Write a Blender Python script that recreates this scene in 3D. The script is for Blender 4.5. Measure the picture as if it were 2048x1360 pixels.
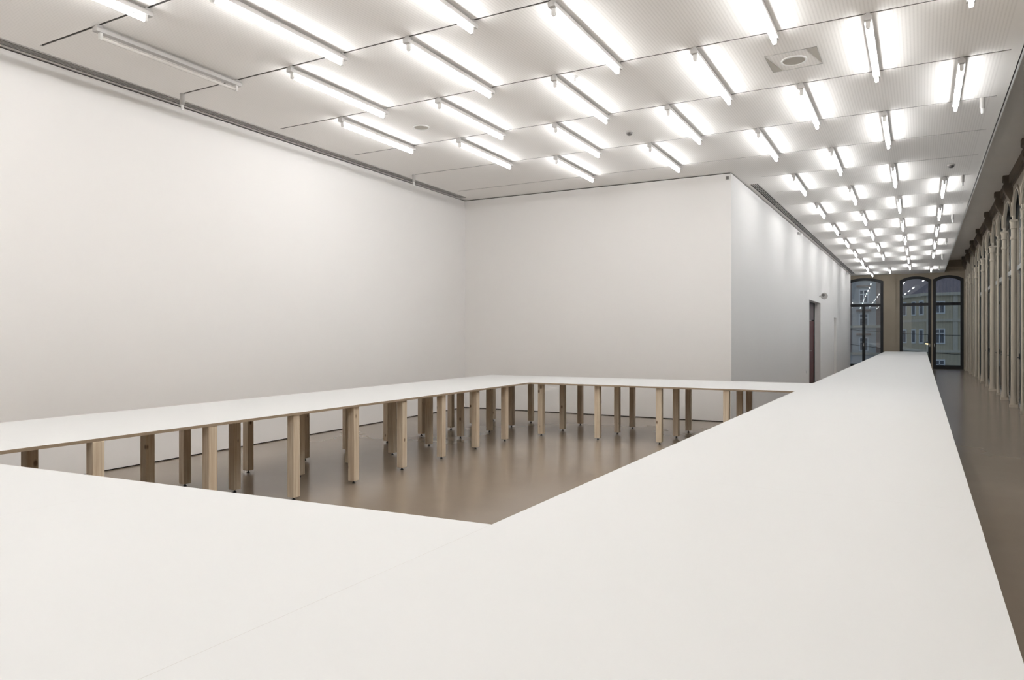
import bpy, bmesh, math, random
from mathutils import Vector
random.seed(4)
R = math.radians
# ------------------------------------------------------------------ scene, camera, light
for o in list(bpy.data.objects): bpy.data.objects.remove(o, do_unlink=True)
SC = bpy.context.scene
COL = SC.collection
F, CX, HY, CAMH, YAW = 1382.0, 1024.0, 671.0, 1.5, R(30.65)
cd = bpy.data.cameras.new('camera'); cam = bpy.data.objects.new('camera', cd); COL.objects.link(cam)
cam.location = (0, 0, CAMH); cam.rotation_euler = (R(90), 0, YAW)
cd.sensor_width = 36.0; cd.lens = F / 2048 * 36; cd.shift_y = -(680 - HY) / 2048
cd.clip_start = 0.05; cd.clip_end = 600
SC.camera = cam
w = bpy.data.worlds.new('dusk_sky'); SC.world = w; w.use_nodes = True
bg = w.node_tree.nodes['Background']; bg.inputs[0].default_value = (0.34, 0.41, 0.49, 1); bg.inputs[1].default_value = 0.72
SC.view_settings.view_transform = 'Standard'; SC.view_settings.look = 'None'
SC.view_settings.gamma = 1; SC.view_settings.use_curve_mapping = False
SC.view_settings.exposure = 0.25
TUBE_POWER = 27.0

def px(x, y, z):
    """photo pixel -> plan point on the horizontal plane at height z"""
    Y = F * (CAMH - z) / (y - HY); X = (x - CX) / F * Y
    return (X * math.cos(YAW) - Y * math.sin(YAW), X * math.sin(YAW) + Y * math.cos(YAW))

# ------------------------------------------------------------------ materials
def mat(name, rgb, rough=0.6, metal=0.0, spec=0.5):
    m = bpy.data.materials.new(name); m.use_nodes = True
    b = m.node_tree.nodes['Principled BSDF']
    b.inputs['Base Color'].default_value = (*rgb, 1); b.inputs['Roughness'].default_value = rough
    b.inputs['Metallic'].default_value = metal; b.inputs['Specular IOR Level'].default_value = spec
    return m
def N(m, t, **kw):
    n = m.node_tree.nodes.new(t)
    for k, v in kw.items(): setattr(n, k, v)
    return n
def L(m, a, b): m.node_tree.links.new(a, b)
def P(m): return m.node_tree.nodes['Principled BSDF']
def math_node(m, op, a, b=None, c=None):
    n = N(m, 'ShaderNodeMath', operation=op)
    for i, v in enumerate((a, b, c)):
        if v is None: continue
        if isinstance(v, (int, float)): n.inputs[i].default_value = v
        else: L(m, v, n.inputs[i])
    return n.outputs[0]
def mixcol(m, fac, a, b):
    n = N(m, 'ShaderNodeMix', data_type='RGBA')
    if isinstance(fac, (int, float)): n.inputs[0].default_value = fac
    else: L(m, fac, n.inputs[0])
    for i, v in ((6, a), (7, b)):
        if isinstance(v, tuple): n.inputs[i].default_value = (*v, 1)
        else: L(m, v, n.inputs[i])
    return n.outputs[2]
def noise(m, vec, scale, detail=3, rough=0.5):
    n = N(m, 'ShaderNodeTexNoise'); n.inputs['Scale'].default_value = scale
    n.inputs['Detail'].default_value = detail; n.inputs['Roughness'].default_value = rough
    L(m, vec, n.inputs['Vector']); return n.outputs['Fac']
def geo(m): return N(m, 'ShaderNodeNewGeometry').outputs['Position']
def scaled(m, vec, s, off=None):
    n = N(m, 'ShaderNodeMapping'); n.inputs['Scale'].default_value = s; L(m, vec, n.inputs['Vector'])
    if off is not None: L(m, off, n.inputs['Location'])
    return n.outputs[0]
def bump(m, h, strength, dist=0.01):
    n = N(m, 'ShaderNodeBump'); n.inputs['Strength'].default_value = strength; n.inputs['Distance'].default_value = dist
    L(m, h, n.inputs['Height']); L(m, n.outputs[0], P(m).inputs['Normal'])

def plaster(name, a, b):
    m = mat(name, a, 0.9, spec=0.2); g = geo(m)
    f = noise(m, g, 0.8, 4, 0.6)
    L(m, mixcol(m, f, a, b), P(m).inputs['Base Color'])
    bump(m, noise(m, g, 220, 2), 0.04, 0.002)
    return m
M = {}
M['wall'] = plaster('white_wall_paint', (0.875, 0.848, 0.822), (0.893, 0.868, 0.845))
M['wall_end'] = plaster('brown_stone_paint', (0.36, 0.31, 0.24), (0.43, 0.37, 0.29))
M['concrete'] = plaster('grey_soffit_concrete', (0.74, 0.69, 0.63), (0.82, 0.765, 0.70))
M['iron'] = plaster('cream_iron_paint', (0.47, 0.41, 0.33), (0.56, 0.50, 0.41))
M['iron_dark'] = plaster('dark_brown_iron', (0.16, 0.13, 0.10), (0.22, 0.18, 0.14))  # darker brown version of the iron tone, for brackets and arcade cornice
M['dark'] = mat('dark_gap', (0.02, 0.018, 0.016), 0.8)
M['white'] = mat('white_lacquer', (0.78, 0.77, 0.75), 0.5)
M['grey_metal'] = mat('grey_lacquered_metal', (0.50, 0.48, 0.46), 0.45)
M['track'] = mat('grey_track', (0.16, 0.15, 0.14), 0.5)
M['black_frame'] = mat('black_window_frame', (0.012, 0.013, 0.015), 0.45)
M['frame_grey'] = mat('grey_green_window_frame', (0.06, 0.068, 0.064), 0.4)
M['transom_grey'] = mat('light_grey_transom', (0.30, 0.30, 0.29), 0.5)
M['chrome'] = mat('brushed_steel', (0.55, 0.55, 0.55), 0.3, 1.0)
M['black_rubber'] = mat('black_rubber', (0.012, 0.012, 0.012), 0.6)
M['red_door'] = mat('dark_red_door', (0.085, 0.012, 0.016), 0.4)
M['mauve'] = mat('mauve_grey_panel', (0.17, 0.135, 0.14), 0.5)
M['speaker_cloth'] = mat('beige_speaker_mesh', (0.50, 0.47, 0.42), 0.9)
M['holder'] = mat('translucent_lamp_holder', (0.75, 0.73, 0.70), 0.3)
M['tube_off'] = mat('unlit_tube_glass', (0.78, 0.74, 0.70), 0.15)

# ceiling: white sheet with a fine perforation 28 mm apart, plain margin along the window side
m = mat('perforated_ceiling_sheet', (0.72, 0.70, 0.68), 0.85, spec=0.2); g = geo(m)
sx = N(m, 'ShaderNodeSeparateXYZ'); L(m, g, sx.inputs[0])
wx = math_node(m, 'MULTIPLY_ADD', math_node(m, 'COSINE', math_node(m, 'MULTIPLY', sx.outputs[0], 2 * math.pi / 0.030)), 0.5, 0.5)
wy = math_node(m, 'MULTIPLY_ADD', math_node(m, 'COSINE', math_node(m, 'MULTIPLY', sx.outputs[1], 2 * math.pi / 0.030)), 0.25, 0.75)
hole = math_node(m, 'MULTIPLY', math_node(m, 'POWER', wx, 2.0), wy)
hole = math_node(m, 'MULTIPLY', hole, math_node(m, 'LESS_THAN', sx.outputs[0], 0.70))
hole = math_node(m, 'MULTIPLY', hole, 0.28)
L(m, mixcol(m, hole, (0.92, 0.89, 0.86), (0.57, 0.54, 0.51)), P(m).inputs['Base Color'])
M['ceiling'] = m

# floor: polished screed
m = mat('polished_screed', (0.3, 0.27, 0.24), 0.2); g = geo(m)
big = noise(m, g, 0.35, 2, 0.5); fine = noise(m, scaled(m, g, (1, 1, 1)), 4.0, 3, 0.55)
f = math_node(m, 'MULTIPLY_ADD', fine, 0.10, math_node(m, 'MULTIPLY', big, 0.90))
rp = N(m, 'ShaderNodeValToRGB'); rp.color_ramp.elements[0].position = 0.3; rp.color_ramp.elements[1].position = 0.7
rp.color_ramp.elements[0].color = (0.235, 0.187, 0.142, 1); rp.color_ramp.elements[1].color = (0.315, 0.257, 0.20, 1)
L(m, f, rp.inputs[0]); L(m, rp.outputs[0], P(m).inputs['Base Color'])
L(m, math_node(m, 'MULTIPLY_ADD', noise(m, g, 1.0, 2), 0.05, 0.175), P(m).inputs['Roughness'])
M['floor'] = m

# pine with grain and knots
m = mat('raw_pine', (0.6, 0.45, 0.3), 0.6, spec=0.3)
tc = N(m, 'ShaderNodeTexCoord').outputs['Object']; rnd = N(m, 'ShaderNodeObjectInfo').outputs['Random']
cmb = N(m, 'ShaderNodeCombineXYZ')
for i, k in enumerate((7.3, 13.1, 29.7)): L(m, math_node(m, 'MULTIPLY', rnd, k), cmb.inputs[i])
v = scaled(m, tc, (1, 1, 1), cmb.outputs[0])
gr = noise(m, scaled(m, v, (75, 75, 2.2)), 1.0, 3, 0.55)
rp = N(m, 'ShaderNodeValToRGB'); rp.color_ramp.elements[0].position = 0.35; rp.color_ramp.elements[1].position = 0.62
rp.color_ramp.elements[0].color = (0.60, 0.475, 0.335, 1); rp.color_ramp.elements[1].color = (0.77, 0.67, 0.53, 1)
L(m, gr, rp.inputs[0])
vo = N(m, 'ShaderNodeTexVoronoi'); vo.inputs['Scale'].default_value = 1.0; L(m, scaled(m, v, (8, 8, 4.5)), vo.inputs['Vector'])
kn = N(m, 'ShaderNodeValToRGB'); kn.color_ramp.elements[0].position = 0.075; kn.color_ramp.elements[1].position = 0.15
kn.color_ramp.elements[0].color = (1, 1, 1, 1); kn.color_ramp.elements[1].color = (0, 0, 0, 1); L(m, vo.outputs['Distance'], kn.inputs[0])
c1 = mixcol(m, kn.outputs[0], rp.outputs[0], (0.13, 0.065, 0.03))
L(m, mixcol(m, math_node(m, 'MULTIPLY', rnd, 0.35), c1, (0.62, 0.48, 0.34)), P(m).inputs['Base Color'])
M['pine'] = m
m = mat('white_laminate', (0.85, 0.84, 0.825), 0.5, spec=0.35); g = geo(m)
L(m, mixcol(m, noise(m, g, 1.2, 3), (0.715, 0.712, 0.70), (0.73, 0.727, 0.715)), P(m).inputs['Base Color'])
M['laminate'] = m
m = mat('brown_fibreboard_edge', (0.36, 0.28, 0.20), 0.8, spec=0.2); g = geo(m)
L(m, mixcol(m, noise(m, g, 90, 3), (0.32, 0.245, 0.17), (0.42, 0.33, 0.24)), P(m).inputs['Base Color'])
M['mdf'] = m
# fluorescent glow
m = bpy.data.materials.new('fluorescent_glow'); m.use_nodes = True
nt = m.node_tree; nt.nodes.remove(nt.nodes['Principled BSDF']); e = N(m, 'ShaderNodeEmission')
e.inputs[0].default_value = (0.978, 0.99, 1.0, 1); e.inputs[1].default_value = TUBE_POWER
L(m, e.outputs[0], nt.nodes['Material Output'].inputs[0]); M['glow'] = m
m = bpy.data.materials.new('street_lamp_glow'); m.use_nodes = True
nt = m.node_tree; nt.nodes.remove(nt.nodes['Principled BSDF']); e = N(m, 'ShaderNodeEmission')
e.inputs[0].default_value = (1.0, 0.75, 0.35, 1); e.inputs[1].default_value = 3.0
L(m, e.outputs[0], nt.nodes['Material Output'].inputs[0]); M['lampglow'] = m
# window glass
m = bpy.data.materials.new('clear_window_glass'); m.use_nodes = True
nt = m.node_tree; nt.nodes.remove(nt.nodes['Principled BSDF'])
fr = N(m, 'ShaderNodeFresnel'); fr.inputs[0].default_value = 1.8
tr = N(m, 'ShaderNodeBsdfTransparent'); tr.inputs[0].default_value = (0.93, 0.96, 0.97, 1)
gl = N(m, 'ShaderNodeBsdfGlossy'); gl.inputs['Roughness'].default_value = 0.0
mx = N(m, 'ShaderNodeMixShader'); L(m, fr.outputs[0], mx.inputs[0]); L(m, tr.outputs[0], mx.inputs[1]); L(m, gl.outputs[0], mx.inputs[2])
L(m, mx.outputs[0], nt.nodes['Material Output'].inputs[0]); M['glass'] = m
# outside
M['facade_grey'] = plaster('grey_facade_render', (0.56, 0.57, 0.58), (0.66, 0.66, 0.66))
M['facade_cream'] = plaster('cream_facade_render', (0.56, 0.50, 0.38), (0.66, 0.60, 0.47))
M['facade_trim'] = plaster('pale_facade_stucco', (0.62, 0.58, 0.50), (0.70, 0.66, 0.58))
M['facade_brown'] = plaster('brown_facade_quoin', (0.36, 0.27, 0.24), (0.42, 0.33, 0.29))
M['roof'] = plaster('slate_roof', (0.26, 0.22, 0.25), (0.34, 0.29, 0.32))
M['far_frame'] = mat('white_far_window_frame', (0.85, 0.87, 0.90), 0.6)
M['far_pane'] = mat('dark_far_pane', (0.12, 0.14, 0.18), 0.25)
M['asphalt'] = plaster('street_asphalt', (0.20, 0.21, 0.23), (0.27, 0.28, 0.30))
M['cable'] = mat('black_cable', (0.01, 0.01, 0.01), 0.7)

# ------------------------------------------------------------------ mesh helpers
class MB:
    def __init__(s): s.v = []; s.f = []; s.mi = []; s.mats = []
    def slot(s, m):
        if m not in s.mats: s.mats.append(m)
        return s.mats.index(m)
    def face(s, idx, m): s.f.append(tuple(idx)); s.mi.append(s.slot(m))
    def prism(s, pts, a, b, m, axis='z', m_side=None, m_low=None):
        """polygon pts extruded from a to b. axis z: pts=(x,y); axis x: pts=(y,z); axis y: pts=(x,z)"""
        n = len(pts); k = len(s.v)
        def mk(p, t): return (p[0], p[1], t) if axis == 'z' else (t, p[0], p[1]) if axis == 'x' else (p[0], t, p[1])
        s.v += [mk(p, a) for p in pts] + [mk(p, b) for p in pts]
        s.face(range(k + n - 1, k - 1, -1), m_low or m_side or m); s.face(range(k + n, k + 2 * n), m)
        for i in range(n):
            j = (i + 1) % n; s.face((k + i, k + j, k + n + j, k + n + i), m_side or m)
        return s
    def box(s, x0, x1, y0, y1, z0, z1, m): return s.prism([(x0, y0), (x1, y0), (x1, y1), (x0, y1)], z0, z1, m)
    def ring(s, outer, inner, a, b, m, axis='y'):
        n = len(outer)
        for i in range(n):
            j = (i + 1) % n
            s.prism([outer[i], outer[j], inner[j], inner[i]], a, b, m, axis)
        return s
    def lathe(s, prof, m, c=(0, 0, 0), seg=14, axis='z'):
        k = len(s.v)
        for r, h in prof:
            for i in range(seg):
                t = 2 * math.pi * i / seg; p = (r * math.cos(t), r * math.sin(t), h)
                if axis == 'y': p = (p[0], p[2], p[1])
                if axis == 'x': p = (p[2], p[0], p[1])
                s.v.append((p[0] + c[0], p[1] + c[1], p[2] + c[2]))
        for q in range(len(prof) - 1):
            for i in range(seg):
                j = (i + 1) % seg; a0 = k + q * seg
                s.face((a0 + i, a0 + j, a0 + seg + j, a0 + seg + i), m)
        s.face(range(k + seg - 1, k - 1, -1), m); s.face(range(k + (len(prof) - 1) * seg, k + len(prof) * seg), m)
        return s
    def tube(s, pts, r, m, seg=6):
        k = len(s.v); n = len(pts)
        for q, p in enumerate(pts):
            d = (Vector(pts[min(q + 1, n - 1)]) - Vector(pts[max(q - 1, 0)])).normalized()
            u = d.cross(Vector((0, 0, 1))); u = u.normalized() if u.length > 1e-4 else Vector((1, 0, 0)); v = d.cross(u)
            for i in range(seg):
                t = 2 * math.pi * i / seg; s.v.append(tuple(Vector(p) + r * (math.cos(t) * u + math.sin(t) * v)))
        for q in range(n - 1):
            for i in range(seg):
                j = (i + 1) % seg; a = k + q * seg; s.face((a + i, a + j, a + seg + j, a + seg + i), m)
        s.face(range(k + seg - 1, k - 1, -1), m); s.face(range(k + (n - 1) * seg, k + n * seg), m)
        return s
    def mesh(s, name, smooth=False, bevel=0.0):
        me = bpy.data.meshes.new(name); me.from_pydata(s.v, [], s.f)
        for m in s.mats: me.materials.append(m)
        for p, i in zip(me.polygons, s.mi): p.material_index = i
        bm = bmesh.new(); bm.from_mesh(me); bmesh.ops.recalc_face_normals(bm, faces=bm.faces)
        if bevel: bmesh.ops.bevel(bm, geom=list(bm.edges), offset=bevel, segments=1, affect='EDGES')
        bm.to_mesh(me); bm.free()
        if smooth:
            me.polygons.foreach_set('use_smooth', [True] * len(me.polygons))
            me.set_sharp_from_angle(angle=R(35))
        me.update(); return me
def put(name, me, parent=None, loc=(0, 0, 0), rz=0.0):
    o = bpy.data.objects.new(name, me); COL.objects.link(o); o.location = loc; o.rotation_euler = (0, 0, rz)
    if parent: o.parent = parent
    return o
def build(name, mb, parent=None, loc=(0, 0, 0), rz=0.0, smooth=False, bevel=0.0):
    return put(name, mb.mesh(name, smooth, bevel), parent, loc, rz)
def tag(o, label=None, cat=None, group=None, kind=None):
    if label: o['label'] = label
    if cat: o['category'] = cat
    if group: o['group'] = group
    if kind: o['kind'] = kind
    return o
def thing(name, label, cat, loc, rz=0.0, group=None):
    return tag(put(name, None, None, loc, rz), label, cat, group)
def struct(name, mb, label, cat, **k): return tag(build(name, mb, **k), label, cat, kind='structure')
ORD = ['first', 'second', 'third', 'fourth', 'fifth', 'sixth', 'seventh', 'eighth', 'ninth', 'tenth', 'eleventh', 'twelfth',
       'thirteenth', 'fourteenth', 'fifteenth', 'sixteenth', 'seventeenth', 'eighteenth', 'nineteenth', 'twentieth',
       'twenty-first', 'twenty-second', 'twenty-third', 'twenty-fourth', 'twenty-fifth', 'twenty-sixth']
def arch(x0, x1, zs, rise, n=12):
    """points of a segmental arch from (x1,zs) over the top to (x0,zs)"""
    hw = (x1 - x0) / 2; r = (hw * hw + rise * rise) / (2 * rise); a = math.asin(min(1, hw / r)); c = (x0 + x1) / 2
    return [(c + r * math.sin(a - 2 * a * i / n), zs + rise - r + r * math.cos(a - 2 * a * i / n)) for i in range(n + 1)]

# ------------------------------------------------------------------ the room
ZC = 4.31; SLOPE = 0.041; PITCH = 1.525; S0 = 3.74; X_EDGE = 0.86; X_SIDE = -2.82; Y_END = 36.3; X_GLASS = 1.80; ZS = 4.85
Y_REAR = -7.6
def wall_x(y): return -7.51 - 0.0565 * y
struct('floor', MB().box(-9.2, 2.25, -8.2, 37.0, -0.25, 0, M['floor']), 'polished grey brown screed floor', 'floor')

mb = MB(); ya, yb = Y_REAR, 12.1
mb.prism([(wall_x(ya), ya), (wall_x(yb), yb), (wall_x(yb) - 0.2, yb), (wall_x(ya) - 0.2, ya)], 0.014, ZC - 0.016, M['wall'])
wl = struct('wall_left', mb, 'long blank white wall on the left', 'wall')
mb = MB(); mb.prism([(wall_x(ya) - 0.03, ya), (wall_x(yb) - 0.03, yb), (wall_x(yb) - 0.19, yb), (wall_x(ya) - 0.19, ya)], 0.0, ZC, M['dark'])
build('shadow_gap', mb, wl)
B0, B1 = (wall_x(11.85) , 11.87), (X_SIDE, 12.17)
mb = MB(); mb.prism([(B0[0] - 0.1, B0[1]), B1, (B1[0], 12.36), (B0[0] - 0.1, 12.36)], 0.014, ZC - 0.016, M['wall'])
wb = struct('wall_back', mb, 'blank white wall at the back of the room bay', 'wall')
mb = MB(); mb.prism([(B0[0], B0[1] + 0.04), (B1[0] - 0.03, B1[1] + 0.03), (B1[0] - 0.03, 12.35), (B0[0], 12.35)], 0, ZC, M['dark']); build('shadow_gap', mb, wb)
YE = 35.4; D1 = (21.8, 24.4, 2.55); D2 = (28.4, 29.25, 2.17)
def side_profile(z0, z1, y0, y1):
    return [(y0, z0), (D1[0], z0), (D1[0], D1[2]), (D1[1], D1[2]), (D1[1], z0), (D2[0], z0), (D2[0], D2[2]), (D2[1], D2[2]), (D2[1], z0), (y1, z0), (y1, z1), (y0, z1)]
mb = MB(); mb.prism(side_profile(0.014, ZC - 0.016, 12.36, YE), X_SIDE - 0.17, X_SIDE, M['wall'], 'x')
ws = struct('wall_side', mb, 'white gallery side wall with two doorways', 'wall')
mb = MB(); mb.prism([(12.36, ZC - 0.05), (YE - 0.02, ZC - 0.05), (YE - 0.02, ZC), (12.36, ZC)], X_SIDE - 0.17, X_SIDE - 0.03, M['dark'], 'x'); build('shadow_gap', mb, ws)
struct('wall_rear', MB().box(-7.9, 2.2, Y_REAR - 0.2, Y_REAR, 0, ZS, M['wall']), 'white wall behind the camera', 'wall')
struct('wall_far_side', MB().box(-4.7, -4.5, YE - 0.3, Y_END - 0.2, 0, ZC, M['wall']), 'white wall of the far passage', 'wall')
struct('wall_box_end', MB().box(-4.7, X_SIDE - 0.17, YE - 0.2, YE, 0, ZC - 0.016, M['wall']), 'white end of the gallery side wall', 'wall')

# door with dark red leaf
d = struct('door_1', MB().box(X_SIDE - 0.26, X_SIDE - 0.17, D1[0] - 0.06, D1[1] + 0.0, D1[2], D1[2] + 0.06, M['black_frame'])
           .box(X_SIDE - 0.26, X_SIDE - 0.17, D1[1] - 0.07, D1[1] + 0.06, 0, D1[2], M['black_frame'])
           .box(X_SIDE - 0.26, X_SIDE - 0.17, D1[0] - 0.06, D1[0] + 0.07, 0, D1[2], M['black_frame']), 'doorway with dark red leaves and black frame', 'door')
ym = (D1[0] + D1[1]) / 2
for a, b in ((D1[0] + 0.07, ym - 0.005), (ym + 0.005, D1[1] - 0.07)):
    lf = build('door_leaf', MB().box(X_SIDE - 0.24, X_SIDE - 0.19, a, b, 0.01, 1.97, M['red_door']), d)
    yy = b - 0.1 if a < ym - 0.5 else a + 0.1
    build('door_handle', MB().tube([(X_SIDE - 0.19, yy, 1.02), (X_SIDE - 0.135, yy, 1.02), (X_SIDE - 0.135, yy + 0.12, 1.02)], 0.011, M['chrome']), lf)
    build('transom_panel', MB().box(X_SIDE - 0.235, X_SIDE - 0.195, a, b, 2.0, D1[2], M['mauve']), d)
d = struct('door_2', MB().box(X_SIDE - 0.16, X_SIDE - 0.12, D2[0], D2[1], 0.01, D2[2], M['white']), 'flush white door set back in the side wall', 'door')
build('door_handle', MB().tube([(X_SIDE - 0.12, D2[0] + 0.1, 1.02), (X_SIDE - 0.07, D2[0] + 0.1, 1.02), (X_SIDE - 0.07, D2[0] + 0.21, 1.02)], 0.01, M['chrome']), d)

# ------------------------------------------------------------------ ceiling: strips between recessed tracks
def slot_y(k, x): return S0 + PITCH * k + SLOPE * x
K0, K1 = -7, 21
def slot_span(k):
    return ((wall_x(slot_y(k, -7.6)) + 0.36, 0.76) if slot_y(k, -7.6) < 11.8 else (-2.45, 0.76))
ce = struct('ceiling', MB().prism([(-8.5, Y_REAR), (X_EDGE - 0.01, Y_REAR), (X_EDGE - 0.01, Y_END + 0.04), (-4.6, Y_END - 0.15), (-4.6, 14), (-8.5, 14)], ZC + 0.05, ZC + 0.08, M['dark']), 'white perforated ceiling crossed by narrow light tracks', 'ceiling')
HWD = 0.014
for k in range(K0 - 1, K1 + 1):
    y0 = (lambda x: slot_y(k, x)) if k >= K0 else (lambda x: Y_REAR)
    y1 = (lambda x: slot_y(k + 1, x)) if k < K1 else (lambda x: Y_END + SLOPE * x + 0.02)
    xl = -8.45 if k < 6 else -4.6
    pts = [(xl, y0(xl))]
    if k >= K0:
        a, b = slot_span(k)
        pts += [(a, y0(a)), (a, y0(a) + HWD), (b, y0(b) + HWD), (b, y0(b))]
    pts += [(X_EDGE, y0(X_EDGE)), (X_EDGE, y1(X_EDGE))]
    if k < K1:
        a, b = slot_span(k + 1)
        pts += [(b, y1(b)), (b, y1(b) - HWD), (a, y1(a) - HWD), (a, y1(a))]
    pts += [(xl, y1(xl))]
    build('ceiling_panel', MB().prism(pts, ZC, ZC + 0.05, M['ceiling']), ce)
nvis = [k for k in range(0, K1 + 1)]
for k in range(K0, K1 + 1):
    a, b = slot_span(k)
    mb = MB()
    for s, e in ((-0.0135, -0.0085), (0.0085, 0.0135)):
        mb.prism([(a, slot_y(k, a) + s), (b, slot_y(k, b) + s), (b, slot_y(k, b) + e), (a, slot_y(k, a) + e)], ZC + 0.004, ZC + 0.048, M['track'])
    mb.prism([(a, slot_y(k, a) - 0.0085), (b, slot_y(k, b) - 0.0085), (b, slot_y(k, b) + 0.0085), (a, slot_y(k, a) + 0.0085)], ZC + 0.03, ZC + 0.048, M['dark'])
    build('light_track', mb, ce)
struct('trim_1', MB().box(X_EDGE - 0.01, X_EDGE + 0.02, Y_REAR, Y_END + 0.04, ZC + 0.0, ZS, M['white']), 'white upstand along the ceiling edge', 'trim')
struct('soffit', MB().box(X_EDGE + 0.02, 2.25, Y_REAR, Y_END + 0.12, ZS, ZS + 0.2, M['concrete']), 'raw grey concrete soffit above the window arcade', 'ceiling')

# ------------------------------------------------------------------ fluorescent lights
BL = 1.60; TLEN = 1.47
bat = MB().prism([(-0.032, 0.0), (-0.032, 0.032), (-0.024, 0.045), (0.024, 0.045), (0.032, 0.032), (0.032, 0.0)], -BL / 2, BL / 2, M['grey_metal'], 'y').mesh('batten')
tubem = MB().lathe([(0.009, -TLEN / 2), (0.0165, -TLEN / 2 + 0.006), (0.0165, TLEN / 2 - 0.006), (0.009, TLEN / 2)], M['glow'], axis='y', seg=12).mesh('tube', True)
tubeo = MB().lathe([(0.009, -TLEN / 2), (0.0165, -TLEN / 2 + 0.006), (0.0165, TLEN / 2 - 0.006), (0.009, TLEN / 2)], M['tube_off'], axis='y', seg=12).mesh('tube_off', True)
hold = MB().prism([(-0.018, 0.0), (-0.018, -0.05), (-0.010, -0.062), (0.010, -0.062), (0.018, -0.05), (0.018, 0.0)], -0.012, 0.012, M['holder'], 'y').mesh('lamp_holder')
clip = MB().box(-0.016, 0.016, -0.024, 0.024, 0, 0.022, M['grey_metal']).mesh('mounting_clip')
ZB = ZC - 0.066   # underside of the batten
def light(k, j, on, label, group):
    x = 0.35 - 0.755 * j; ang = R(0.28 * j)
    yc = slot_y(k, x) + PITCH / 2
    t = thing('fluorescent_light', label, 'ceiling light', (x, yc, ZB), ang, group)
    put('batten', bat, t)
    put('tube', tubem if on else tubeo, t, (0, 0, -0.042))
    for s in (-1, 1):
        put('lamp_holder', hold, t, (0, s * (TLEN / 2 + 0.012), 0)); put('mounting_clip', clip, t, (0, s * PITCH / 2, 0.045))
VIS = {-1: [8], 0: [9, 7, 5], 1: [8, 6, 4, 2, 0], 2: [9, 7, 5, 3, 1], 3: [8, 6, 4, 2, 0], 4: [7, 5, 3, 1], 5: [2], 6: [3, 1], 7: [2, 0], 8: [3, 1], 9: [2, 0],
       10: [3, 1], 11: [2, 0], 12: [3, 1], 13: [2, 0], 14: [3, 1], 15: [2, 0], 16: [3, 1], 18: [3, 1], 19: [2, 0], 20: [3]}
rown = 0
for k in sorted(VIS):
    js = VIS[k]
    for i, j in enumerate(js):
        if len(js) == 1: where = 'only one seen in the %s row from the camera' % ORD[rown]
        else: where = '%s from the left in the %s row from the camera' % (ORD[i], ORD[rown])
        on = not (k == 0 and j == 9)
        lab = ('lit fluorescent ceiling light, ' + where) if on else 'switched off fluorescent ceiling light beside the left wall'
        light(k, j, on, lab, 'fluorescent ceiling lights')
    rown += 1
for k, js in {-1: [6, 4, 2, 0], 0: [3, 1]}.items():
    for j in js: light(k, j, True, 'lit fluorescent ceiling light just above the frame', 'ceiling lights outside the frame')
for k in range(-6, -1):
    for j in range(10):
        if (j + k) % 2: light(k, j, True, 'lit fluorescent ceiling light behind the camera', 'ceiling lights outside the frame')

# track adapters (short grey cylinders with a white tip)
ad = MB().lathe([(0.027, 0.13), (0.027, 0.012), (0.023, 0.0)], M['grey_metal'], seg=14).mesh('adapter_body', True)
tip = MB().lathe([(0.016, 0.0), (0.0165, -0.05), (0.012, -0.062)], M['white'], seg=12).mesh('adapter_tip', True)
def adapter(k, x, label):
    t = thing('track_adapter', label, 'adapter', (x, slot_y(k, x), ZC - 0.126), 0, 'track adapters')
    put('body', ad, t); put('tip', tip, t)
adapter(1, -7.40, 'grey track adapter with white tip above the left wall, nearer one')
adapter(4, -7.64, 'grey track adapter with white tip above the left wall, near the corner')
for n, k in enumerate((4, 7, 10, 13, 16, 19)):
    adapter(k, 0.62, 'grey track adapter with white tip by the window side ceiling edge, %s from the camera' % ORD[n])

# linear air vents
def vent(name, p0, p1, wd, label):
    p0 = Vector((*p0, 0)); p1 = Vector((*p1, 0)); d = (p1 - p0); ln = d.length; ang = math.atan2(d.y, d.x)
    t = thing(name, label, 'air vent', (p0.x, p0.y, ZC), ang)
    build('trough', MB().box(0, ln, 0, wd, -0.004, 0, M['dark']), t)
    fw = 0.007
    build('frame', MB().box(0, ln, -fw, 0, -0.012, 0, M['grey_metal']).box(0, ln, wd, wd + fw, -0.012, 0, M['grey_metal'])
          .box(-fw, 0, -fw, wd + fw, -0.012, 0, M['grey_metal']).box(ln, ln + fw, -fw, wd + fw, -0.012, 0, M['grey_metal']), t)
    for i in (1, 2, 3):
        build('blade', MB().box(0, ln, wd * i / 4 - 0.005, wd * i / 4 + 0.005, -0.011, -0.004, M['grey_metal']), t)
vent('linear_vent', (wall_x(Y_REAR + .3) + 0.20, Y_REAR + .3), (wall_x(11.6) + 0.20, 11.6), 0.128, 'long dark slot air vent in the ceiling along the left wall')
vent('linear_vent', (X_SIDE + 0.215, 13.3), (X_SIDE + 0.215, 35.1), 0.128, 'long dark slot air vent in the ceiling along the gallery side wall')

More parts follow.
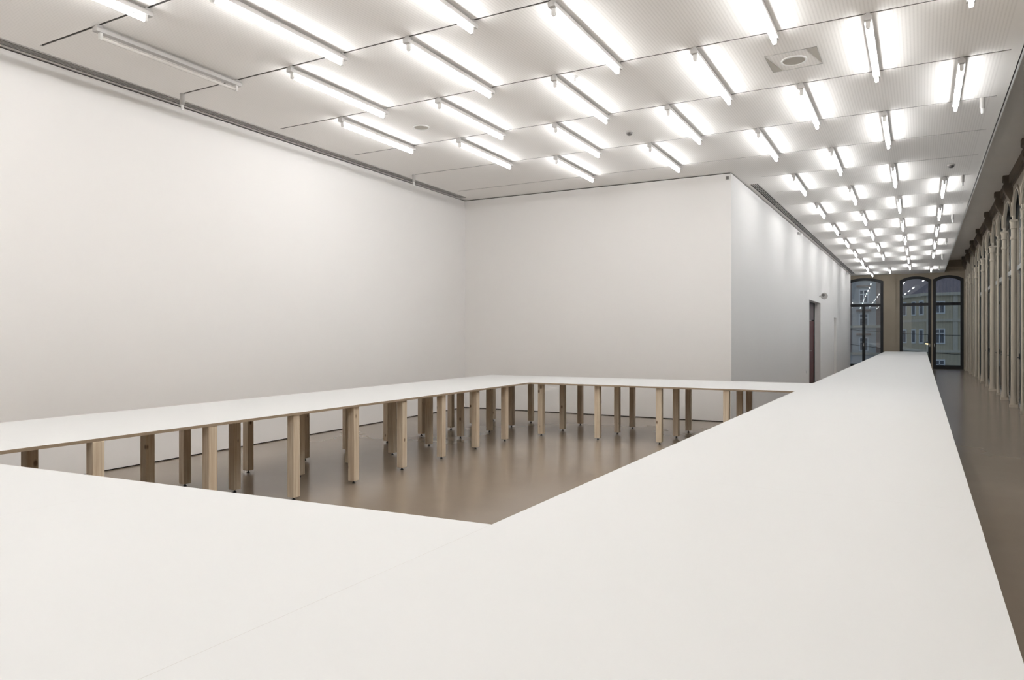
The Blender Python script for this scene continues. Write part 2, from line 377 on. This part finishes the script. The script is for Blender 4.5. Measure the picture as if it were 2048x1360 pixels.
# ceiling loudspeakers, detectors
def disc(name, x, y, r, label, square=0.0):
    t = thing(name, label, 'loudspeaker', (x, y, ZC))
    if square:
        h = square / 2
        build('panel', MB().ring([(-h, -h), (h, -h), (h, h), (-h, h)], [(-h + .006, -h + .006), (h - .006, -h + .006), (h - .006, h - .006), (-h + .006, h - .006)], -0.004, 0, M['grey_metal'], 'z'), t)
        for s in (-1, 1):
            build('corner_plate', MB().prism([(s * h, -h), (s * h, h), (s * (h - 0.10), h if s < 0 else -h)], -0.003, 0, M['speaker_cloth']), t)
    build('rim', MB().lathe([(r, 0), (r, -0.012), (r * 0.9, -0.016), (r * 0.86, -0.012), (r * 0.86, 0)], M['white'], seg=28), t)
    build('grille', MB().lathe([(r * 0.86, 0), (r * 0.86, -0.008), (r * 0.4, -0.010), (0.002, -0.0105)], M['speaker_cloth'], seg=28), t)
disc('ceiling_speaker', -5.80, 7.39, 0.11, 'round cream ceiling loudspeaker among lights near the left wall')
disc('ceiling_speaker', -1.12, 7.53, 0.125, 'round ceiling loudspeaker in a square panel near the window side', 0.49)
def detector(x, y, label):
    t = thing('smoke_detector', label, 'smoke detector', (x, y, ZC), 0, 'smoke detectors')
    build('base', MB().lathe([(0.052, 0), (0.052, -0.016), (0.045, -0.022)], M['grey_metal'], seg=18), t)
    build('sensor_head', MB().lathe([(0.040, -0.022), (0.038, -0.045), (0.02, -0.055)], M['track'], seg=18), t)
detector(-3.46, 9.01, 'smoke detector in the middle of the main ceiling')
detector(0.42, 13.45, 'smoke detector near the white ceiling edge by the windows')
detector(-1.94, 20.9, 'smoke detector over the far gallery beside the slot vent')
t = thing('sprinkler_head', 'tiny white sprinkler cap beside a ceiling light', 'sprinkler', (-3.24, 6.80, ZC))
build('rosette', MB().lathe([(0.035, 0), (0.03, -0.01), (0.012, -0.014)], M['white'], seg=14), t)
build('nozzle', MB().lathe([(0.010, -0.014), (0.010, -0.05), (0.022, -0.052), (0.022, -0.056)], M['white'], seg=12), t)
# small wall fittings
t = thing('wall_sensor', 'tiny dark square sensor high on the back wall corner', 'sensor', (-2.88, 12.166, 4.22))
build('plate', MB().box(-0.038, 0.038, -0.008, 0.0, -0.038, 0.038, M['white']), t); build('eye', MB().box(-0.022, 0.022, -0.02, -0.008, -0.026, 0.026, M['track']), t)
for y, lb in ((19.6, 'small white camera bracket under the slot vent, nearer one'), (33.2, 'small white camera bracket under the slot vent, far end')):
    t = thing('wall_camera', lb, 'camera', (X_SIDE, y, ZC - 0.10), 0, 'wall cameras')
    build('bracket', MB().box(0, 0.05, -0.03, 0.03, -0.03, 0.03, M['white']), t)
    build('head', MB().lathe([(0.03, -0.07), (0.035, 0.0), (0.028, 0.06)], M['white'], c=(0.085, 0, -0.03), axis='y', seg=14), t)
t = thing('wall_socket', 'small white socket low on the gallery wall left of the door', 'socket', (X_SIDE, 21.2, 0.46))
build('plate', MB().box(0, 0.012, -0.04, 0.04, -0.04, 0.04, M['white']), t); build('face', MB().lathe([(0.028, 0.012), (0.026, 0.016)], M['holder'], axis='x', seg=16), t)
t = thing('round_sign', 'small round sign projecting from wall above the red door', 'sign', (X_SIDE, 24.05, 2.76))
build('arm', MB().box(0, 0.05, -0.01, 0.01, -0.012, 0.012, M['grey_metal']), t)
build('ring', MB().lathe([(0.085, -0.012), (0.105, -0.012), (0.105, 0.012), (0.085, 0.012)], M['grey_metal'], c=(0.15, 0, 0), axis='y', seg=24), t)
build('disc', MB().lathe([(0.088, -0.008), (0.088, 0.008)], M['white'], c=(0.15, 0, 0), axis='y', seg=24), t)
build('emblem', MB().lathe([(0.045, -0.010), (0.045, -0.014)], M['track'], c=(0.125, 0, 0.03), axis='y', seg=18), t)

# ------------------------------------------------------------------ end wall and its three arched windows
def square_up(o):
    """the end wall stands square to the room bay, 2.35 degrees off the gallery axis"""
    a = math.atan(SLOPE); o.rotation_euler.z = a
    o.location = (Y_END * math.sin(a), Y_END - Y_END * math.cos(a), 0); return o
WIN = [(-3.14, -1.515), (-0.86, 0.385), (0.445, 1.61)]
ZSP, RISE = 4.02, 0.17
mb = MB()
prof = [(-4.7, 0)]
for a, b in WIN: prof += [(a, 0)] + list(reversed(arch(a, b, ZSP, RISE))) + [(b, 0)]
prof += [(2.25, 0), (2.25, ZS), (-4.7, ZS)]
mb.prism(prof, Y_END, Y_END + 0.35, M['wall_end'], 'y')
we = struct('wall_end', mb, 'brown end wall pierced by three arched windows', 'wall'); square_up(we)
build('pilaster', MB().box(-1.33, -1.02, Y_END - 0.045, Y_END, 0, ZC, M['wall_end']), we)
build('cornice', MB().box(0.9, 1.6, Y_END - 0.10, Y_END, 4.46, 4.56, M['wall_end']).box(0.9, 1.6, Y_END - 0.05, Y_END, 4.36, 4.46, M['wall_end']), we)
FW = 0.12
for i, (a, b) in enumerate(WIN):
    y0, y1 = Y_END + 0.06, Y_END + 0.14
    ou = [(a, 0.0)] + list(reversed(arch(a, b, ZSP, RISE))) + [(b, 0.0)]
    inn = [(a + FW, FW + 0.05)] + list(reversed(arch(a + FW, b - FW, ZSP - FW + 0.02, RISE - 0.02))) + [(b - FW, FW + 0.05)]
    fr = MB().ring(ou, inn, y0, y1, M['black_frame'])
    fr.box(a + FW, b - FW, y0, y1, 2.845, 2.975, M['black_frame'])
    if i == 0: fr.box((a + b) / 2 - 0.065, (a + b) / 2 + 0.065, y0, y1, FW, 2.86, M['black_frame'])
    wn = struct('window_%d' % (i + 1), fr, ['arched double leaf window half hidden by the side wall', 'arched black framed window left of the twin pair', 'arched black framed window at the far right corner'][i], 'window')
    square_up(wn); yg = (y0 + y1) / 2
    up = [(a + FW, 2.965)] + list(reversed(arch(a + FW, b - FW, ZSP - FW + 0.02, RISE - 0.02))) + [(b - FW, 2.965)]
    build('pane', MB().prism(up, yg - 0.012, yg + 0.012, M['glass'], 'y'), wn)
    spans = [(a + FW, b - FW)] if i else [(a + FW, (a + b) / 2 - 0.065), ((a + b) / 2 + 0.065, b - FW)]
    for s, e in spans: build('pane', MB().prism([(s, FW + 0.05), (e, FW + 0.05), (e, 2.86), (s, 2.86)], yg - 0.012, yg + 0.012, M['glass'], 'y'), wn)
    hx = (a + b) / 2 if i == 0 else (b - FW / 2 if i == 1 else a + FW / 2)
    build('handle', MB().box(hx - 0.012, hx + 0.012, y0 - 0.05, y0, 1.0, 1.14, M['chrome']), wn)

# ------------------------------------------------------------------ window arcade on the right
COLS = [(7.9, 'm'), (9.6, 't'), (11.3, 'm'), (12.9, 't'), (14.6, 'm'), (16.3, 't'), (17.8, 'm'), (19.7, 'm'), (21.2, 't'), (22.75, 'w'), (24.65, 't'), (26.2, 'm'), (27.9, 't'),
        (29.3, 'm'), (30.8, 't'), (32.2, 'm'), (33.6, 't'), (35.0, 'm')]
XC = 1.66
mb = MB(); ys = [c[0] for c in COLS]
prof = [(ys[0], ZS), (ys[0], 3.92)]
for a, b in zip(ys[:-1], ys[1:]):
    ar = list(reversed(arch(a + 0.09, b - 0.09, 4.0, 0.46, 14)))
    prof += [(a + 0.09, 3.92)] + ar + [(b - 0.09, 3.92)]
prof += [(ys[-1], 3.92), (Y_END + 0.06, 3.92), (Y_END + 0.06, ZS)]
mb.prism(prof, XC - 0.02, XC + 0.02, M['iron'], 'x')
wr = struct('wall_right', mb, 'cream iron arcade of arches above the window columns', 'wall')
for a, b in zip(ys[:-1], ys[1:]):
    for off, xx in ((0.055, XC - 0.045), (0.0, XC - 0.035)):
        o1 = list(reversed(arch(a + 0.09 - off, b - 0.09 + off, 4.0, 0.46 + off, 14))); o2 = list(reversed(arch(a + 0.12 - off, b - 0.12 + off, 4.0, 0.43 + off, 14)))
        mb = MB()
        for i in range(len(o1) - 1): mb.prism([o1[i], o1[i + 1], o2[i + 1], o2[i]], xx, XC - 0.02, M['iron'], 'x')
        build('arch_moulding', mb, wr)
build('cornice', MB().box(XC - 0.09, XC - 0.02, ys[0], Y_END + 0.06, 4.68, ZS, M['iron_dark']).box(XC - 0.05, XC - 0.02, ys[0], Y_END + 0.06, 4.60, 4.68, M['iron_dark']), wr)
struct('wall_right_near', MB().box(XC - 0.04, 2.2, Y_REAR, ys[0], 0, ZS, M['wall_end']), 'plain brown wall beyond the arcade near the camera', 'wall')
def col_mesh(r, name):
    b = r * 1.45
    base = MB().box(-b, b, -b, b, 0, 0.06, M['iron']).lathe([(b * 0.95, 0.06), (b, 0.085), (b * 0.9, 0.12), (r * 1.25, 0.15), (r * 1.1, 0.20)], M['iron'], seg=16).mesh('base', True)
    shaft = MB().lathe([(r * 1.08, 0.20), (r, 0.6), (r * 0.93, 3.72)], M['iron'], seg=16).mesh('shaft', True)
    cap = MB().lathe([(r * 0.93, 3.50), (r * 1.25, 3.52), (r * 1.25, 3.55), (r * 0.95, 3.58), (r * 0.95, 3.72), (r * 1.35, 3.74), (r * 1.1, 3.78), (r * 1.4, 3.88)], M['iron'], seg=16) \
          .box(-r * 1.4, r * 1.4, -r * 1.6, r * 1.6, 3.88, 3.92, M['iron']).mesh('capital', True)
    return base, shaft, cap
CM = {'m': col_mesh(0.048, 'm'), 't': col_mesh(0.026, 't'), 'w': col_mesh(0.060, 'w')}
fin = MB().box(0.0, 0.035, -0.022, 0.022, 0, 3.9, M['iron']).mesh('rear_fin')
brk = MB().prism([(-0.16, ZS), (-0.16, 4.74), (-0.135, 4.72), (-0.135, 4.69), (-0.155, 4.66), (-0.15, 4.55), (-0.10, 4.44), (-0.03, 4.30), (0.02, 4.30), (0.02, ZS)], -0.105, 0.105, M['iron_dark'], 'y').mesh('bracket')
NAMES = {'m': 'cream cast iron column with dark bracket', 't': 'slender cream cast iron colonnette', 'w': 'stout cream cast iron column with dark bracket'}
seen = [c for c in COLS if c[0] > 15.5]
for y, kd in COLS:
    if y > 15.5:
        same = [c[0] for c in seen if c[1] == kd]
        lab = NAMES[kd] + (', %s of its kind from the right edge' % ORD[same.index(y)] if len(same) > 1 else ' in the window arcade')
        g = {'m': 'arcade columns', 't': 'arcade colonnettes', 'w': None}[kd]
    else: lab, g = NAMES[kd] + ' outside the frame', 'arcade columns outside the frame'
    t = thing('iron_column', lab, 'column', (XC, y, 0), 0, g)
    for nm, me in zip(('base', 'shaft', 'capital'), CM[kd]): put(nm, me, t)
    if kd != 't':
        put('rear_fin', fin, t, (0.05, 0, 0)); put('bracket', brk, t, (-0.03, 0, 0))
# glazing behind the columns
yy = ys + [Y_END + 0.06]
for n, (a, b) in enumerate(zip(yy[:-1], yy[1:])):
    fr = MB(); x0, x1 = X_GLASS - 0.03, X_GLASS + 0.03
    fr.box(x0, x1, a, a + 0.07, 0, ZS, M['frame_grey']).box(x0, x1, b - 0.07, b, 0, ZS, M['frame_grey'])
    fr.box(x0, x1, a + 0.07, b - 0.07, 0, 0.16, M['frame_grey']).box(x0, x1, a + 0.07, b - 0.07, 4.50, ZS, M['frame_grey'])
    wn = struct('window_%d' % (n + 4), fr, ('tall arcade window, %s bay from the far corner' % ORD[len(yy) - 2 - n]), 'window')
    build('transom', MB().box(x0 - 0.05, x1 + 0.02, a + 0.0, b - 0.0, 2.86, 2.96, M['transom_grey']), wn)
    build('pane', MB().box(X_GLASS - 0.012, X_GLASS + 0.012, a + 0.07, b - 0.07, 0.16, 2.86, M['glass']), wn)
    build('pane', MB().box(X_GLASS - 0.012, X_GLASS + 0.012, a + 0.07, b - 0.07, 2.96, 4.50, M['glass']), wn)
    build('handle', MB().box(x0 - 0.05, x0, a + 0.02, a + 0.05, 1.0, 1.12, M['frame_grey']).box(x0 - 0.05, x0 - 0.035, a - 0.09, a + 0.05, 1.03, 1.05, M['frame_grey']), wn)
    build('sill_rail', MB().box(x0 - 0.03, x0, a, b, 0.0, 0.10, M['transom_grey']), wn)

# ------------------------------------------------------------------ the ring shaped table
HT, TT = 0.80, 0.022
T = thing('ring_table', 'huge white ring shaped table on many pine legs', 'table', (0, 0, 0))
def panel(pts):
    return build('tabletop_panel', MB().prism(pts, HT - TT, HT, M['laminate'], 'z', M['mdf'], M['mdf']), T)
def lerp(p, q, t): return (p[0] + (q[0] - p[0]) * t, p[1] + (q[1] - p[1]) * t)
def run(a0, a1, b0, b1, n):
    """n panels between edge a0-a1 and edge b0-b1 with hairline joints"""
    ln = math.hypot(a1[0] - a0[0], a1[1] - a0[1]); g = 0.00012 / ln
    for i in range(n):
        s, e = i / n + g, (i + 1) / n - g
        panel([lerp(a0, a1, s), lerp(a0, a1, e), lerp(b0, b1, e), lerp(b0, b1, s)])
RXL, RXR = -1.37, 0.188
LI = lambda y: -4.735 - 0.0325 * y      # inner edge of the left arm
LO = lambda y: -6.285 - 0.0300 * y      # outer edge
FI = lambda x: 8.99 + 0.083 * (x + 5.03)   # far arm inner
FO = lambda x: 10.41 + 0.103 * (x + 6.6)   # far arm outer
NI = lambda x: 2.165 + 0.118 * (x + 1.37)  # near arm inner
NO = lambda x: NI(x) - 1.66
run((RXR, 0.50), (RXR, 34.3), (RXL, 0.50), (RXL, 34.3), 12)                                    # long right arm
xi0, xi1 = RXL - 0.0003, LI(NI(-4.8))
run((xi0, NI(xi0)), (xi1, NI(xi1)), (xi0, NO(xi0)), (xi1, NO(xi1)), 2)                          # near arm
yA, yB = NO(-5.5), 8.93
run((LI(yA), yA), (LI(yB) , FI(LI(yB)) - 0.0003), (LO(yA), yA), (LO(yB), FI(LO(yB)) - 0.0003), 4)  # left arm
run((LO(8.9), FI(LO(8.9))), (xi0, FI(xi0)), (LO(10.4), FO(LO(10.4))), (xi0, FO(xi0)), 2)         # far arm
LGW = 0.04
legm = MB().box(-LGW, LGW, -LGW, LGW, 0.028, HT - TT, M['pine']).mesh('leg', bevel=0.003)
footm = MB().lathe([(0.017, 0.0), (0.018, 0.006), (0.010, 0.009), (0.008, 0.010), (0.008, 0.03)], M['black_rubber'], seg=10).mesh('levelling_foot')
def leg(x, y, rz):
    o = put('leg', legm, T, (x, y, 0), rz); put('levelling_foot', footm, o)
for yy_ in (1.75, 2.61, 3.52, 4.41, 5.22, 6.02, 6.80, 7.60, 8.40): leg(-4.93 - 0.042 * (yy_ - 4.41), yy_, R(2))
MIDPX = [(599, 953.8), (785, 909.5), (858, 891.9), (921, 876.2), (979, 864), (1023, 853.8)]
BACKPX = [(496.5, 945), (605, 919.6), (690, 902), (771.3, 885), (838, 870.4), (897.6, 858), (942, 849), (983, 839), (1064, 844.4)]
for p in MIDPX: leg(*px(p[0], p[1], 0), R(2))
for y in (1.65, 2.55, 3.46, 4.34, 5.94): leg(-5.66 - 0.026 * (y - 4.37), y, R(2))
for p in BACKPX:
    x, y = px(p[0], p[1], 0); leg(max(x, LO(y) + 0.075), min(y, FO(x) - 0.07), R(2))
for y in (1.60, 2.50, 3.38, 4.26): leg(-6.31 - 0.03 * (y - 4.26), y, R(2))
for i in range(0, 4): x = -4.91 + 0.90 * i; leg(x, 9.15 + 0.05 * (x + 4.91), R(3))
for i in range(0, 4): x = -4.87 + 0.89 * i; leg(x, 9.79 + 0.08 * (x + 4.87), R(3))
for i in range(0, 4): x = -4.91 + 0.90 * i; leg(x, 10.53 + 0.05 * (x + 4.91), R(3))
for i in range(0, 4):
    x = -4.5 + 0.9 * i
    leg(x, NI(x) - 0.12, R(5)); leg(x, NI(x) - 0.83, R(5)); leg(x, NI(x) - 1.5, R(5))
for i in range(0, 23):
    y = 0.65 + 1.52 * i
    for x in (RXL + 0.12, (RXL + RXR) / 2, RXR - 0.12): leg(x, y, 0)

# ------------------------------------------------------------------ outside
struct('street', MB().box(-90, 90, 37.2, 200, -5.4, -5.2, M['asphalt']), 'grey street outside below the windows', 'street')
def far_window(par, x, z, wd, h, hood=True, y=0.0):
    fr = build('window', MB().ring([(x - wd / 2, z - h / 2), (x + wd / 2, z - h / 2), (x + wd / 2, z + h / 2), (x - wd / 2, z + h / 2)],
               [(x - wd / 2 + .16, z - h / 2 + .16), (x + wd / 2 - .16, z - h / 2 + .16), (x + wd / 2 - .16, z + h / 2 - .16), (x - wd / 2 + .16, z + h / 2 - .16)], y - 0.10, y - 0.0, M['far_frame'])
               .box(x - 0.06, x + 0.06, y - 0.09, y, z - h / 2 + .16, z + h / 2 - .16, M['far_frame']).box(x - wd / 2, x + wd / 2, y - 0.09, y, z + h * 0.15, z + h * 0.15 + 0.1, M['far_frame']), par)
    build('pane', MB().box(x - wd / 2 + 0.16, x + wd / 2 - 0.16, y - 0.03, y - 0.005, z - h / 2 + 0.16, z + h / 2 - 0.16, M['far_pane']), fr)
    if hood: build('window_hood', MB().box(x - wd / 2 - 0.35, x + wd / 2 + 0.35, y - 0.35, y, z + h / 2 + 0.35, z + h / 2 + 0.65, M['facade_brown']), par)
# grey house
A = thing('town_house', 'grey town house with white framed windows seen through left window', 'building', (-12.4, 123, -5.2))
build('wall', MB().box(-11, 7.6, 0, 10, 0, 19.5, M['facade_grey']), A)
build('roof', MB().prism([(-0.5, 19.5), (-0.5, 20), (5, 24), (10.5, 20), (10.5, 19.5)], -11.3, 7.9, M['roof'], 'x'), A)
for z in (3.6, 7.9, 15.4): build('cornice', MB().box(-11, 7.6, -0.25, 0, z, z + 0.4, M['facade_trim']), A)
for z in (5.3, 9.1, 12.9):
    for x in (-8.9, -4.4, 0.1, 4.5): far_window(A, x, z, 1.35, 2.2)
for x in (2.4, 6.6): build('quoin_strip', MB().box(x - 0.35, x + 0.35, -0.12, 0, 4.0, 15.4, M['facade_brown']), A)
# cream corner house
Bh = thing('corner_house', 'cream corner house with dark slate roof seen through right windows', 'building', (0.5, 110, -5.2))
pl = [(0, 0), (14, 0), (14, 14), (-4.4, 14), (-4.4, 9.5)]
build('wall', MB().prism(pl, 0, 12.1, M['facade_cream']), Bh)
rf = MB(); k = 0
lo = [(p[0] * 1.02 - 0.2, p[1] * 1.0 - (0.5 if p[1] < 1 else 0)) for p in pl]; cx_, cy_ = 5.0, 8.5
hi = [(cx_ + (p[0] - cx_) * 0.55, cy_ + (p[1] - cy_) * 0.5) for p in pl]
rf.v = [(*p, 12.5) for p in lo] + [(*p, 18.5) for p in hi]
n5 = len(pl)
for i in range(n5): j = (i + 1) % n5; rf.face((i, j, n5 + j, n5 + i), M['roof'])
rf.face(range(n5), M['roof']); rf.face(range(n5, 2 * n5), M['roof'])
build('roof', rf, Bh)
build('eave', MB().prism(lo, 12.1, 12.5, M['facade_trim']), Bh)
for z in (4.4, 8.6): build('cornice', MB().prism([(p[0] * 1.01 - 0.1, p[1] - (0.25 if p[1] < 1 else 0)) for p in pl], z, z + 0.35, M['facade_trim']), Bh)
for z in (2.4, 6.6, 10.5):
    for x in (1.6, 5.2, 8.8, 12.2): far_window(Bh, x, z, 1.3, 2.1 if z < 9 else 1.7, False)
for x in (0.35, 3.4, 7.0, 10.6): build('facade_pilaster', MB().box(x - 0.28, x + 0.28, -0.18, 0, 4.75, 12.1, M['facade_trim']), Bh)
ln5 = math.hypot(4.4, 9.5); wing = put('side_facade', MB().box(0, ln5, -0.12, 0.02, 4.75, 12.1, M['facade_cream']).mesh('side_facade'), Bh, (-4.4, 9.5, 0), math.atan2(-9.5, 4.4))
for z in (2.4, 6.6, 10.5):
    for x in (1.8, 4.6, 7.4, 9.6):
        far = build('side_window', MB().ring([(x - .6, z - 1), (x + .6, z - 1), (x + .6, z + 1), (x - .6, z + 1)], [(x - .45, z - .85), (x + .45, z - .85), (x + .45, z + .85), (x - .45, z + .85)], -0.22, -0.12, M['far_frame'])
                    .box(x - .45, x + .45, -0.16, -0.12, z - .85, z + .85, M['far_pane']), wing)
# tram wires and a hanging lamp
for i, (p, q) in enumerate((((-9.0, 60, 2.5), (6.5, 60, 1.5)), ((-9.0, 66, 1.3), (7.5, 62, -0.1)))):
    pts = [(p[0] + (q[0] - p[0]) * t / 12, p[1] + (q[1] - p[1]) * t / 12, p[2] + (q[2] - p[2]) * t / 12 - 0.35 * math.sin(math.pi * t / 12)) for t in range(13)]
    tag(build('overhead_wire', MB().tube(pts, 0.022, M['cable'])), ['upper thin black overhead wire outside the windows', 'lower thin black overhead wire outside the windows'][i], 'wire', 'overhead wires')
t = thing('street_lamp', 'small glowing yellow street lamp outside the right window', 'street lamp', (0.42, 60, 0.92))
build('shade', MB().lathe([(0.28, 0.0), (0.24, 0.08), (0.06, 0.16)], M['track'], seg=16), t)
build('bulb', MB().lathe([(0.20, 0.0), (0.16, -0.07), (0.03, -0.10)], M['lampglow'], seg=16), t)
build('hanger', MB().tube([(0, 0, 0.16), (0, 0, 0.62)], 0.015, M['cable']), t)
